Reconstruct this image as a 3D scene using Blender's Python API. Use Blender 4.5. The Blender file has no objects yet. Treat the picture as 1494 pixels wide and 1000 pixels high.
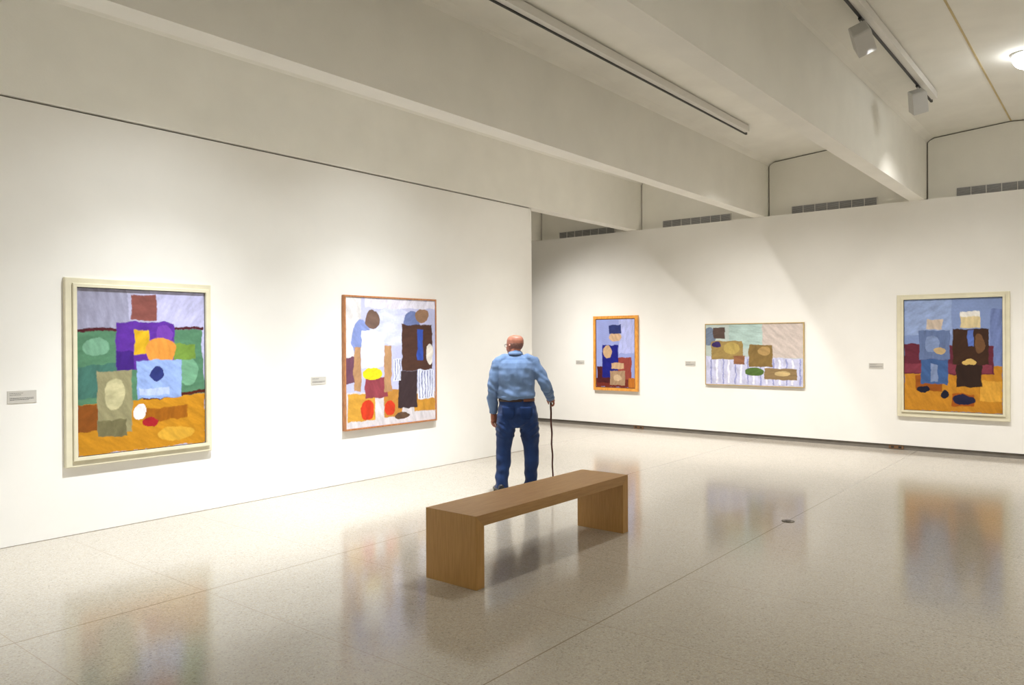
import bpy, bmesh, math, random
import numpy as np
from mathutils import Vector, Matrix, noise as mnoise
random.seed(7)
R = math.radians
scene = bpy.context.scene
C = scene.collection

# ------------------------------------------------------------------ camera
CAM_X, CAM_Y, CAM_Z = 6.987, -12.2665, 1.64
YAW, PITCH, ROLL, FPX = 0.6787, -0.0035, -0.0055, 1116.6
cam_d = bpy.data.cameras.new('camera')
cam = bpy.data.objects.new('camera', cam_d); C.objects.link(cam)
fw = Vector((-math.sin(YAW)*math.cos(PITCH), math.cos(YAW)*math.cos(PITCH), math.sin(PITCH)))
rt = Vector((math.cos(YAW), math.sin(YAW), 0)); up = rt.cross(fw)
r2 = rt*math.cos(ROLL) + up*math.sin(ROLL); u2 = -rt*math.sin(ROLL) + up*math.cos(ROLL)
M = Matrix((r2, u2, -fw)).transposed().to_4x4(); M.translation = Vector((CAM_X, CAM_Y, CAM_Z))
cam.matrix_world = M
cam_d.sensor_fit = 'HORIZONTAL'; cam_d.sensor_width = 36.0; cam_d.lens = 36.0*FPX/1494.0
cam_d.clip_end = 100
scene.camera = cam

# ------------------------------------------------------------------ view, world, lamps
vs = scene.view_settings
vs.view_transform = 'Standard'; vs.look = 'None'; vs.gamma = 1.0; vs.use_curve_mapping = False
vs.exposure = 0.24
scene.cycles.use_denoising = True
scene.cycles.max_bounces = 10; scene.cycles.diffuse_bounces = 7; scene.cycles.sample_clamp_indirect = 8
w = bpy.data.worlds.new('world'); scene.world = w; w.use_nodes = True
w.node_tree.nodes['Background'].inputs[0].default_value = (0.9, 0.92, 1, 1)
w.node_tree.nodes['Background'].inputs[1].default_value = 0.05

def lamp(kind, loc, target, power, angle=60, blend=0.8, radius=0.05, color=(1, 0.94, 0.86)):
    d = bpy.data.lights.new('lamp_light', kind); d.energy = power; d.color = color
    d.shadow_soft_size = radius
    if kind == 'SPOT': d.spot_size = R(angle); d.spot_blend = blend
    o = bpy.data.objects.new('lamp_light', d); C.objects.link(o); o.location = loc
    if target is not None:
        o.rotation_euler = (Vector(target) - Vector(loc)).to_track_quat('-Z', 'Y').to_euler()
    return o
COOL = (0.96, 0.985, 1.0); WARM = (1.0, 0.97, 0.91); NEUT = (1.0, 0.965, 0.92)
def washer(loc, aim, set_, color):
    """one wall-washing fitting: nested cones that together light the wall evenly from floor to eye height"""
    for dz, ang, p in set_:
        lamp('SPOT', loc, (aim[0], aim[1], dz), p, ang, 1.0, .05, color)
LEFT = ((-3, 116, 140), (-3, 78, 350), (-2, 54, 500)); BACK = ((-2, 66, 420), (-2, 100, 470), (-3, 60, 200))
# washers for the left wall (fittings hang in the bay beside it, behind the beams)
for ly in (-12.5, -8.95, -6.45): washer((1.95, ly, 4.40), (0, ly+.25), LEFT, COOL)
washer((1.95, -3.9, 4.40), (0, -3.9), tuple((a, b, c*.45) for a, b, c in LEFT), NEUT)  # weaker light added to brighten the wall's far end, no fitting
# washers for the back wall
def part_of(k): return tuple((a, b, c*k) for a, b, c in BACK)
washer((-.95, -2.60, 4.40), (-.55, 0), part_of(.75), NEUT)
washer((1.75, -2.60, 4.40), (2.25, 0), part_of(.44), NEUT)
washer((3.25, -2.60, 4.40), (3.35, 0), part_of(.42), NEUT)  # fill light added for the dark wedge between the beams, no fitting
washer((5.45, -2.60, 4.40), (5.20, 0), part_of(.34), NEUT)
washer((8.30, -2.60, 4.40), (8.20, 0), part_of(.8), NEUT)
lamp('SPOT', (5.19, -5.00, 4.25), (5.10, 0, 1.25), 450, 46, 1.0, .05, COOL)      # lamp of the nearer box spotlight
lamp('SPOT', (5.07, -2.68, 4.22), (4.69, -2.10, 3.58), 16, 22, .5, .01, COOL)      # stray beam of the farther one on the concrete
# unseen spots added for bounce, aimed at the near and right walls
for (lx, ly, tx, ty) in ((9.9, -4, 11.7, -4), (9.9, -9, 11.7, -9), (9.9, -14, 11.7, -14), (3, -16.5, 3, -19), (8, -16.5, 8, -19)):
    lamp('SPOT', (lx, ly, 4.3), (tx, ty, 1.6), 380, 110, 1.0, .1, WARM)
# unseen fill lamps added in the bays to brighten floor and ceiling
for (lx, ly) in ((3.45, -6.6), (8.3, -6.5), (8.3, -11.0), (-1.2, -1.6), (-3.5, -5)):
    lamp('SPOT', (lx, ly, 4.3), (lx, ly, 0), 170, 112, 1.0, .06, WARM)

# ------------------------------------------------------------------ materials
def mat(name, col, rough=0.6, spec=0.5, var=0.0, scale=8.0, bump=0.0, bscale=40.0, metal=0.0, stretch=None, emit=None, sheen=0):
    m = bpy.data.materials.new(name); m.use_nodes = True
    nt = m.node_tree; n = nt.nodes; b = n['Principled BSDF']
    b.inputs['Base Color'].default_value = (*col, 1); b.inputs['Roughness'].default_value = rough
    b.inputs['Specular IOR Level'].default_value = spec; b.inputs['Metallic'].default_value = metal
    tc = n.new('ShaderNodeTexCoord'); mp = n.new('ShaderNodeMapping')
    nt.links.new(tc.outputs['Object'], mp.inputs['Vector'])
    if stretch: mp.inputs['Scale'].default_value = stretch
    nz = n.new('ShaderNodeTexNoise'); nz.inputs['Scale'].default_value = scale; nz.inputs['Detail'].default_value = 5
    nt.links.new(mp.outputs['Vector'], nz.inputs['Vector'])
    rp = n.new('ShaderNodeValToRGB')
    v = max(var, 0.01)
    rp.color_ramp.elements[0].position = .3; rp.color_ramp.elements[1].position = .7
    rp.color_ramp.elements[0].color = (*[c*(1-v) for c in col], 1)
    rp.color_ramp.elements[1].color = (*[min(1, c*(1+v)) for c in col], 1)
    nt.links.new(nz.outputs['Fac'], rp.inputs['Fac']); nt.links.new(rp.outputs['Color'], b.inputs['Base Color'])
    if bump:
        nb = n.new('ShaderNodeTexNoise'); nb.inputs['Scale'].default_value = bscale; nb.inputs['Detail'].default_value = 4
        nt.links.new(mp.outputs['Vector'], nb.inputs['Vector'])
        bp = n.new('ShaderNodeBump'); bp.inputs['Strength'].default_value = bump; bp.inputs['Distance'].default_value = 0.01
        nt.links.new(nb.outputs['Fac'], bp.inputs['Height']); nt.links.new(bp.outputs['Normal'], b.inputs['Normal'])
    if emit:
        b.inputs['Emission Color'].default_value = (*emit[:3], 1); b.inputs['Emission Strength'].default_value = emit[3]
    if sheen: b.inputs['Sheen Weight'].default_value = sheen
    return m

def floor_material():
    m = bpy.data.materials.new('terrazzo'); m.use_nodes = True
    nt = m.node_tree; n = nt.nodes; L = nt.links; b = n['Principled BSDF']
    tc = n.new('ShaderNodeTexCoord')
    def chips(scale, stops):
        v = n.new('ShaderNodeTexVoronoi'); v.inputs['Scale'].default_value = scale
        L.new(tc.outputs['Object'], v.inputs['Vector'])
        sp = n.new('ShaderNodeSeparateColor'); L.new(v.outputs['Color'], sp.inputs[0])
        r = n.new('ShaderNodeValToRGB'); r.color_ramp.interpolation = 'CONSTANT'
        e = r.color_ramp.elements
        while len(e) < len(stops): e.new(0.5)
        for k, (p, c) in enumerate(stops): e[k].position = p; e[k].color = (*c, 1)
        L.new(sp.outputs[0], r.inputs['Fac']); return r
    a = chips(105, [(0, (.40, .365, .31)), (.28, (.46, .42, .36)), (.62, (.52, .48, .415)), (.80, (.33, .30, .255)), (.90, (.45, .38, .27)), (.965, (.21, .19, .17))])
    c = chips(240, [(0, (.43, .395, .335)), (.4, (.49, .45, .385)), (.75, (.37, .335, .28)), (.93, (.56, .53, .48))])
    mx = n.new('ShaderNodeMix'); mx.data_type = 'RGBA'; mx.inputs[0].default_value = .5
    L.new(a.outputs['Color'], mx.inputs[6]); L.new(c.outputs['Color'], mx.inputs[7])
    # divider strips cast in the floor
    sx = n.new('ShaderNodeSeparateXYZ'); L.new(tc.outputs['Object'], sx.inputs[0])
    def line(sock, off, pitch, half):
        ad = n.new('ShaderNodeMath'); ad.operation = 'ADD'; ad.inputs[1].default_value = -off + pitch/2 + 100*pitch; L.new(sock, ad.inputs[0])
        mo = n.new('ShaderNodeMath'); mo.operation = 'MODULO'; mo.inputs[1].default_value = pitch; L.new(ad.outputs[0], mo.inputs[0])
        su = n.new('ShaderNodeMath'); su.operation = 'SUBTRACT'; su.inputs[1].default_value = pitch/2; L.new(mo.outputs[0], su.inputs[0])
        ab = n.new('ShaderNodeMath'); ab.operation = 'ABSOLUTE'; L.new(su.outputs[0], ab.inputs[0])
        lt = n.new('ShaderNodeMath'); lt.operation = 'LESS_THAN'; lt.inputs[1].default_value = half; L.new(ab.outputs[0], lt.inputs[0])
        return lt.outputs[0]
    l1 = line(sx.outputs['X'], 2.25, 2.345, .0045); l2 = line(sx.outputs['Y'], -9.63, 1.10, .0028)
    m1 = n.new('ShaderNodeMix'); m1.data_type = 'RGBA'; m1.inputs[7].default_value = (.22, .17, .12, 1)
    mu1 = n.new('ShaderNodeMath'); mu1.operation = 'MULTIPLY'; mu1.inputs[1].default_value = .85; L.new(l1, mu1.inputs[0])
    L.new(mu1.outputs[0], m1.inputs[0]); L.new(mx.outputs[2], m1.inputs[6])
    m2 = n.new('ShaderNodeMix'); m2.data_type = 'RGBA'; m2.inputs[7].default_value = (.26, .20, .15, 1)
    mu2 = n.new('ShaderNodeMath'); mu2.operation = 'MULTIPLY'; mu2.inputs[1].default_value = .5; L.new(l2, mu2.inputs[0])
    L.new(mu2.outputs[0], m2.inputs[0]); L.new(m1.outputs[2], m2.inputs[6])
    L.new(m2.outputs[2], b.inputs['Base Color'])
    b.inputs['Roughness'].default_value = .13; b.inputs['Specular IOR Level'].default_value = .6
    nz = n.new('ShaderNodeTexNoise'); nz.inputs['Scale'].default_value = 30; L.new(tc.outputs['Object'], nz.inputs['Vector'])
    bp = n.new('ShaderNodeBump'); bp.inputs['Strength'].default_value = .03; bp.inputs['Distance'].default_value = .004
    L.new(nz.outputs['Fac'], bp.inputs['Height']); L.new(bp.outputs['Normal'], b.inputs['Normal'])
    return m

def wood_material(name, c1, c2, stretch, scale=6.0, rough=.45):
    m = bpy.data.materials.new(name); m.use_nodes = True
    nt = m.node_tree; n = nt.nodes; L = nt.links; b = n['Principled BSDF']
    tc = n.new('ShaderNodeTexCoord'); mp = n.new('ShaderNodeMapping'); mp.inputs['Scale'].default_value = stretch
    L.new(tc.outputs['Object'], mp.inputs['Vector'])
    nz = n.new('ShaderNodeTexNoise'); nz.inputs['Scale'].default_value = scale; nz.inputs['Detail'].default_value = 7
    L.new(mp.outputs['Vector'], nz.inputs['Vector'])
    r = n.new('ShaderNodeValToRGB'); r.color_ramp.elements[0].position = .36; r.color_ramp.elements[1].position = .64
    r.color_ramp.elements[0].color = (*c1, 1); r.color_ramp.elements[1].color = (*c2, 1)
    L.new(nz.outputs['Fac'], r.inputs['Fac']); L.new(r.outputs['Color'], b.inputs['Base Color'])
    b.inputs['Roughness'].default_value = rough
    return m

M_WALL = mat('wall_paint', (.84, .83, .80), .75, .3, .012, 3, .05, 120)
M_CONC = mat('painted_concrete', (.81, .80, .75), .8, .3, .03, 2.2, .12, 60)
M_CEIL = mat('ceiling_plaster', (.81, .80, .75), .85, .3, .03, 3, .08, 70)
M_GAP = mat('shadow_gap', (.26, .24, .21), .9, .2)
M_BASE = mat('grey_recess', (.16, .145, .125), .6, .4, .12, 5)
M_JOINT = mat('yellow_joint', (.55, .45, .25), .7, .3, .1, 10)
M_FLOOR = floor_material()
M_BENCH_L = wood_material('oak_long_grain', (.37, .20, .068), (.43, .245, .09), (14, 1, 14))
M_BENCH_V = wood_material('oak_upright_grain', (.40, .215, .06), (.47, .26, .08), (14, 14, 1))
M_CREAM = mat('cream_frame_paint', (.70, .66, .50), .5, .4, .05, 8, .05, 90)
M_BROWNF = wood_material('brown_frame_wood', (.36, .14, .05), (.50, .22, .085), (6, 6, 2), 8, .45)
M_ORANGEF = wood_material('orange_frame_wood', (.62, .26, .045), (.78, .37, .075), (6, 6, 2), 8, .4)
M_DARKF = mat('dark_frame_lining', (.13, .045, .02), .5)
M_GOLDF = mat('pale_gold_frame', (.50, .36, .15), .4, .5, .1, 20)
M_EDGE = mat('black_fillet', (.03, .03, .03), .6)
M_WHITE = mat('white_enamel', (.72, .71, .68), .45, .5)
M_BLACK = mat('black_slot', (.02, .02, .02), .5)
M_VENT = mat('vent_metal', (.52, .52, .53), .45, .5, .05, 20)
M_VENTBACK = mat('vent_dark', (.12, .12, .125), .8)
M_PLATE = mat('label_card', (.55, .53, .49), .7, .3)
M_TEXT = mat('label_print', (.10, .10, .10), .8)
M_METAL = mat('floor_brass', (.10, .085, .06), .35, .5, .1, 30, metal=.6)
M_OUTLET = mat('outlet_brown', (.16, .085, .04), .5)

# ------------------------------------------------------------------ mesh helpers
def tag(o, label=None, cat=None, group=None, kind=None):
    if label: o['label'] = label
    if cat: o['category'] = cat
    if group: o['group'] = group
    if kind: o['kind'] = kind
    return o
def link(name, me, parent=None):
    o = bpy.data.objects.new(name, me); C.objects.link(o)
    if parent is not None: o.parent = parent
    return o
def obj(name, bm, mats, parent=None, smooth=False, bevel=0):
    if bevel:
        bmesh.ops.bevel(bm, geom=[e for e in bm.edges], offset=bevel, segments=2, affect='EDGES', clamp_overlap=True)
    bmesh.ops.recalc_face_normals(bm, faces=bm.faces)
    me = bpy.data.meshes.new(name); bm.to_mesh(me); bm.free()
    if not isinstance(mats, (list, tuple)): mats = [mats]
    for m in mats: me.materials.append(m)
    if smooth:
        for p in me.polygons: p.use_smooth = True
    return link(name, me, parent)
def box(bm, a, b, mi=0):
    x0, y0, z0 = [min(p, q) for p, q in zip(a, b)]; x1, y1, z1 = [max(p, q) for p, q in zip(a, b)]
    v = [bm.verts.new(p) for p in ((x0,y0,z0),(x1,y0,z0),(x1,y1,z0),(x0,y1,z0),(x0,y0,z1),(x1,y0,z1),(x1,y1,z1),(x0,y1,z1))]
    for f in ((0,3,2,1),(4,5,6,7),(0,1,5,4),(1,2,6,5),(2,3,7,6),(3,0,4,7)):
        bm.faces.new([v[i] for i in f]).material_index = mi
def prism(bm, prof, axis, a, b, mi=0):
    """profile of 2-D points swept along an axis: axis 'y' takes (x, z), axis 'z' takes (x, y)"""
    def P(q, t): return (q[0], t, q[1]) if axis == 'y' else (q[0], q[1], t)
    A = [bm.verts.new(P(q, a)) for q in prof]; B = [bm.verts.new(P(q, b)) for q in prof]
    n = len(prof)
    bm.faces.new(A).material_index = mi; bm.faces.new(B[::-1]).material_index = mi
    for i in range(n): bm.faces.new((A[i], A[(i+1) % n], B[(i+1) % n], B[i])).material_index = mi
def cyl(bm, a, b, r0, r1=None, n=20, mi=0):
    if r1 is None: r1 = r0
    a, b = Vector(a), Vector(b); d = (b-a).normalized()
    u = d.orthogonal().normalized(); v = d.cross(u)
    A = [bm.verts.new(a + (u*math.cos(t)+v*math.sin(t))*r0) for t in [2*math.pi*i/n for i in range(n)]]
    B = [bm.verts.new(b + (u*math.cos(t)+v*math.sin(t))*r1) for t in [2*math.pi*i/n for i in range(n)]]
    bm.faces.new(A[::-1]).material_index = mi; bm.faces.new(B).material_index = mi
    for i in range(n): bm.faces.new((A[i], A[(i+1) % n], B[(i+1) % n], B[i])).material_index = mi
def empty(name, loc, rz=0):
    o = bpy.data.objects.new(name, None); C.objects.link(o); o.location = loc; o.rotation_euler = (0, 0, rz)
    o.empty_display_size = .1
    return o
def struct(name, bm, mats, parent=None):
    o = obj(name, bm, mats, parent)
    if parent is None: o['kind'] = 'structure'
    return o

# ------------------------------------------------------------------ the room
ZT = 3.62            # top of the display walls = underside of the beams
XL, XR, YN, YF = -7.0, 11.72, -19.0, 0.0
bm = bmesh.new(); box(bm, (XL-.2, YN-.2, -.15), (XR+.2, YF+.35, 0)); struct('floor', bm, M_FLOOR)
bm = bmesh.new(); box(bm, (-.22, YN, 0.004), (0, -3.125, ZT-.016)); struct('wall_left', bm, M_WALL)
bm = bmesh.new(); box(bm, (-.19, YN, ZT-.016), (-.03, -3.15, ZT-.001)); struct('wall_left_gap', bm, M_GAP)
bm = bmesh.new(); box(bm, (-.21, YN, 0.0), (-.006, -3.135, .0045)); struct('trim_1', bm, mat('base_line', (.5, .44, .36), .8))
bm = bmesh.new(); box(bm, (XL, 0, .072), (XR, .16, ZT)); struct('wall_back', bm, M_WALL)
bm = bmesh.new(); box(bm, (XL, .022, 0), (XR, .16, .072)); struct('baseboard_back', bm, M_BASE)
bm = bmesh.new(); box(bm, (XR, YN, 0), (XR+.2, YF+.3, 5.0)); struct('wall_right', bm, M_WALL)
bm = bmesh.new(); box(bm, (XL, YN-.2, 0), (XR, YN, 5.0)); struct('wall_near', bm, M_WALL)
bm = bmesh.new(); box(bm, (XL-.2, YN, 0), (XL, YF+.3, 5.0)); struct('wall_far_left', bm, M_WALL)
bm = bmesh.new(); box(bm, (XL, .2, 0), (XR, .35, 5.0)); struct('wall_back_upper', bm, M_GAP)

# concrete beams along the bays
RX = [0.062 + 2.3225*k for k in range(-3, 6)]       # right faces of the beams
RX[3] = .026
k = 2
for x in RX:
    bm = bmesh.new()
    prism(bm, [(x-.195, ZT), (x, ZT), (x, 4.98), (x-.27, 4.98), (x-.27, 4.5)], 'y', YN, -.004)
    prism(bm, [(x-.195, ZT+.012), (x-.003, ZT+.012), (x-.003, 4.98), (x-.27, 4.98), (x-.27, 4.5)], 'y', -.004, .2)
    bmesh.ops.remove_doubles(bm, verts=bm.verts, dist=1e-5)
    o = struct('trim_%d' % k, bm, M_CONC); k += 1
# ceiling of the bays: chamfered at the beams, rising a little to the joint in the middle
def bay(x0, x1):     # x0: right face of the left beam, x1: left face of the right beam
    m = (x0+x1)/2
    return [(x0, 4.47), (x0+.028, 4.495), (x0+.09, 4.53), (m, 4.60), (x1-.09, 4.53), (x1-.028, 4.495), (x1, 4.47)]
bm = bmesh.new()
for a, b in zip(RX[:-1], RX[1:]):
    pr = bay(a-.002, b-.265)
    prism(bm, pr + [(pr[-1][0], 4.98), (pr[0][0], 4.98)], 'y', YN, .2)
struct('ceiling', bm, M_CEIL)
bm = bmesh.new(); box(bm, (XL-.2, YN-.2, 4.98), (XR+.2, YF+.35, 5.1)); struct('ceiling_slab', bm, M_CONC)
# upper wall panels, one in each bay, with a dark gap all round; ceiling joints
for i, (a, b) in enumerate(zip(RX[:-1], RX[1:])):
    pr = bay(a, b-.265); g = .017
    prof = [(a+g, ZT-.06), (a+g, 4.462), (a+g+.028, 4.488), (a+.1, 4.53-g), (pr[3][0], 4.60-g), (b-.365, 4.53-g), (b-.265-g-.02, 4.48), (b-.225, ZT-.06)]
    bm = bmesh.new()
    prism(bm, prof, 'y', .162, .185)
    struct('trim_%d' % k, bm, M_CONC); k += 1
    if a > 1:
        bm = bmesh.new(); xm = pr[3][0]
        box(bm, (xm-.009, YN, 4.594), (xm+.009, .16, 4.604)); struct('trim_%d' % k, bm, M_JOINT); k += 1

# ------------------------------------------------------------------ air vents over the back wall
def make_vent():
    root = empty('air_vent', (0, 0, 0))
    bm = bmesh.new(); box(bm, (-.64, -.004, 0), (.64, 0, .165)); obj('backing', bm, M_VENTBACK, root)
    bm = bmesh.new()
    for x in (-.64, .632): box(bm, (x, -.022, 0), (x+.008, -.004, .165))
    box(bm, (-.64, -.022, .157), (.64, -.004, .165)); box(bm, (-.64, -.022, 0), (.64, -.004, .008))
    for j in range(1, 7):
        xx = -.64 + 1.28*j/7; box(bm, (xx-.004, -.022, 0), (xx+.004, -.004, .165))
    obj('frame', bm, M_WHITE, root)
    bm = bmesh.new()
    for j in range(9):
        z = .016 + j*.0165
        v = [bm.verts.new(p) for p in ((-.632, -.019, z), (.632, -.019, z), (.632, -.006, z+.010), (-.632, -.006, z+.010), (-.632, -.019, z+.004), (.632, -.019, z+.004), (.632, -.006, z+.014), (-.632, -.006, z+.014))]
        for f in ((0,1,2,3),(4,5,6,7),(0,1,5,4),(2,3,7,6)): bm.faces.new([v[q] for q in f])
    obj('louvre', bm, M_VENT, root)
    return root
def copy_tree(o, parent=None):
    c = o.copy(); C.objects.link(c); c.parent = parent
    for ch in list(o.children): copy_tree(ch, c)
    return c
vent0 = make_vent()
vlab = ['grey louvred air vent farthest left, in the narrow bay nearest the corner',
        'grey louvred air vent over the back wall above the orange-framed painting',
        'grey louvred air vent over the back wall above the wide gold-framed painting',
        'grey louvred air vent at the right edge above the cream-framed painting']
for i, cx in enumerate((-1.165, 1.105, 3.405, 5.72)):
    o = vent0 if i == 0 else copy_tree(vent0)
    o.location = (cx, .162, 3.60)
    tag(o, vlab[i], 'air vent', 'air vents above the back wall')

# ------------------------------------------------------------------ light tracks and fittings
def track(x, y0, y1, label):
    root = empty('light_track', (x, y1, 4.50))
    L = y1-y0
    bm = bmesh.new(); box(bm, (.012, -L, -.03), (.075, -.04, .05)); obj('channel', bm, M_WHITE, root)
    bm = bmesh.new(); box(bm, (-.012, -L-.0, -.04), (.012, .05, -.012)); obj('rail', bm, M_BLACK, root)
    tag(root, label, 'light track')
    return root
track(2.87, -18.5, -2.02, 'long empty white light track in the middle ceiling bay')
track(5.15, -18.5, -2.0, 'white light track carrying two box spotlights in the right ceiling bay')
def make_head():
    root = empty('track_light', (0, 0, 0))
    bm = bmesh.new(); box(bm, (-.014, -.05, -.016), (.014, .05, -.0005)); obj('adapter', bm, M_BLACK, root)
    bm = bmesh.new(); cyl(bm, (0, 0, -.016), (0, 0, -.10), .007, n=12); obj('stem', bm, M_WHITE, root)
    bm = bmesh.new()
    a, e, L2 = .078, .066, .12          # squared box, lamp opening at -z
    A = [bm.verts.new((x*a, y*a, -L2)) for x, y in ((-1, -1), (1, -1), (1, 1), (-1, 1))]
    B = [bm.verts.new((x*a*.96, y*a*.96, L2-.012)) for x, y in ((-1, -1), (1, -1), (1, 1), (-1, 1))]
    D = [bm.verts.new((x*a*.85, y*a*.85, L2)) for x, y in ((-1, -1), (1, -1), (1, 1), (-1, 1))]
    I = [bm.verts.new((x*e*1.06, y*e*1.06, -L2)) for x, y in ((-1, -1), (1, -1), (1, 1), (-1, 1))]
    Cc = [bm.verts.new((x*e*.8, y*e*.8, -L2+.05)) for x, y in ((-1, -1), (1, -1), (1, 1), (-1, 1))]
    bm.faces.new(D); bm.faces.new(Cc)
    for j in range(4):
        q = (j+1) % 4
        for P_, Q_ in ((A, B), (B, D), (I, A), (Cc, I)): bm.faces.new((P_[j], P_[q], Q_[q], Q_[j]))
    h = obj('housing', bm, mat('grey_enamel', (.55, .55, .545), .5), root)
    bm = bmesh.new(); cyl(bm, (0, 0, -.072), (0, 0, -.078), .046, n=24)
    obj('lens', bm, mat('lamp_lens', (.9, .9, .85), .3, emit=(1, .95, .85, 6)), h)
    return root
h1 = make_head()
h2 = copy_tree(h1)
for o, loc, tgt, hd, spin, lab in ((h1, (5.15, -5.05, 4.458), (5.10, 0, 1.25), (.0, .03, -.165), R(25), 'box-shaped white track spotlight nearer the camera, tilted, top right'),
                         (h2, (5.15, -2.72, 4.458), (4.95, 0, .45), (0, .0, -.17), R(25), 'box-shaped white track spotlight near the far end of the track')):
    o.location = loc; tag(o, lab, 'spotlight', 'track spotlights on the right ceiling track')
    hs = [c for c in o.children if c.name.startswith('housing')][0]
    hs.location = hd
    p = Vector(loc) + Vector(hd)
    hs.rotation_euler = ((Vector(tgt)-p).to_track_quat('-Z', 'Y').to_matrix() @ Matrix.Rotation(spin, 3, 'Z')).to_euler()
# lit ceiling lamp at the right edge
root = empty('ceiling_light', (6.19, -2.75, 4.56))
bm = bmesh.new(); cyl(bm, (0, 0, 0), (0, 0, .05), .165, n=40); obj('rim', bm, M_WHITE, root, True)
bm = bmesh.new(); bmesh.ops.create_uvsphere(bm, u_segments=32, v_segments=16, radius=.15)
bmesh.ops.scale(bm, vec=(1, 1, .8), verts=bm.verts); bmesh.ops.translate(bm, vec=(0, 0, -.03), verts=bm.verts)
obj('globe', bm, mat('lit_globe', (.9, .9, .9), .4, emit=(.97, 1, 1, 14)), root, True)
tag(root, 'glowing round ceiling lamp cut by the right edge of the picture', 'ceiling lamp')

# ------------------------------------------------------------------ paintings (plain generic colour studies)
def fbm(u, v, seed, f):
    """cheap smooth noise on arrays, about -1..1"""
    rs = np.random.RandomState(seed); s = np.zeros_like(u); a = 1; t = 0
    for o in range(4):
        for _ in range(4):
            an = rs.rand()*6.283; ph = rs.rand()*6.283
            s += a*np.sin((u*math.cos(an)+v*math.sin(an))*f*6.283+ph + 1.3*np.sin((v*math.cos(an)-u*math.sin(an))*f*4+ph*2))
        t += a*2.2; f *= 2.1; a *= .55
    return s/t
def srgb(h):
    c = [int(h[i:i+2], 16)/255 for i in (0, 2, 4)]
    return np.array([x/12.92 if x < .04045 else ((x+.055)/1.055)**2.4 for x in c])
def canvas_colours(nx, ny, asp, shapes, seed):
    u, v = np.meshgrid((np.arange(nx)+.5)/nx, (np.arange(ny)+.5)/ny)   # v up
    img = np.zeros((ny, nx, 3)); img[:] = srgb(shapes[0])
    img *= (1 + .10*fbm(u, v, seed, 2.0))[..., None]
    wu = u + .010*fbm(u, v, seed+1, 5); wv = v + .010*fbm(u, v, seed+2, 5)
    for k, s in enumerate(shapes[1:]):
        kind, col = s[0], srgb(s[1])
        if kind == 'e':            # ellipse cx cy rx ry angle
            cx, cy, rx, ry, an = s[2]; ca, sa = math.cos(R(an)), math.sin(R(an))
            X = (wu-cx)*asp; Y = wv-cy
            d = np.sqrt(((X*ca+Y*sa)/(rx*asp))**2 + ((-X*sa+Y*ca)/ry)**2)
            a = np.clip((1-d)*14, 0, 1)
        elif kind == 'p':          # polygon
            pts = s[2]; ins = np.zeros(u.shape, bool); dist = np.full(u.shape, 9.)
            for (x0, y0), (x1, y1) in zip(pts, pts[1:]+pts[:1]):
                c = ((y0 > wv) != (y1 > wv)) & (wu < (x1-x0)*(wv-y0)/((y1-y0) or 1e-9)+x0); ins ^= c
                dx, dy = x1-x0, y1-y0; t = np.clip(((wu-x0)*dx+(wv-y0)*dy)/(dx*dx+dy*dy), 0, 1)
                dist = np.minimum(dist, np.hypot(wu-x0-t*dx, wv-y0-t*dy))
            a = np.where(ins, np.clip(dist*160+.5, 0, 1), np.clip(.5-dist*160, 0, 1))
        elif kind == 'l':          # polyline stroke, with width
            pts, wd = s[2], s[3]; dist = np.full(u.shape, 9.)
            for (x0, y0), (x1, y1) in zip(pts, pts[1:]):
                dx, dy = x1-x0, y1-y0; t = np.clip(((wu-x0)*dx+(wv-y0)*dy)/(dx*dx+dy*dy), 0, 1)
                dist = np.minimum(dist, np.hypot((wu-x0-t*dx)*asp, wv-y0-t*dy))
            a = np.clip((wd-dist)*200, 0, 1)
        an = (seed*37+k*53) % 180
        q = fbm(u*math.cos(R(an))*1.0+v*math.sin(R(an)), (v*math.cos(R(an))-u*math.sin(R(an)))*3, seed+k+9, 4)
        c = col[None, None, :]*(1+.17*q)[..., None]
        img = img*(1-a[..., None]) + np.clip(c, 0, 1)*a[..., None]
    img *= (1+.05*fbm(u, v, seed+77, 30))[..., None]
    return np.clip(img, 0, 1)
def paint_material():
    m = bpy.data.materials.new('oil_paint'); m.use_nodes = True; n = m.node_tree.nodes; L = m.node_tree.links
    b = n['Principled BSDF']; at = n.new('ShaderNodeAttribute'); at.attribute_name = 'paint'
    L.new(at.outputs['Color'], b.inputs['Base Color']); b.inputs['Roughness'].default_value = .5; b.inputs['Specular IOR Level'].default_value = .25
    nz = n.new('ShaderNodeTexNoise'); nz.inputs['Scale'].default_value = 60; tc = n.new('ShaderNodeTexCoord'); L.new(tc.outputs['Object'], nz.inputs['Vector'])
    bp = n.new('ShaderNodeBump'); bp.inputs['Strength'].default_value = .15; bp.inputs['Distance'].default_value = .003
    L.new(nz.outputs['Fac'], bp.inputs['Height']); L.new(bp.outputs['Normal'], b.inputs['Normal'])
    return m
M_PAINT = paint_material()
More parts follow.
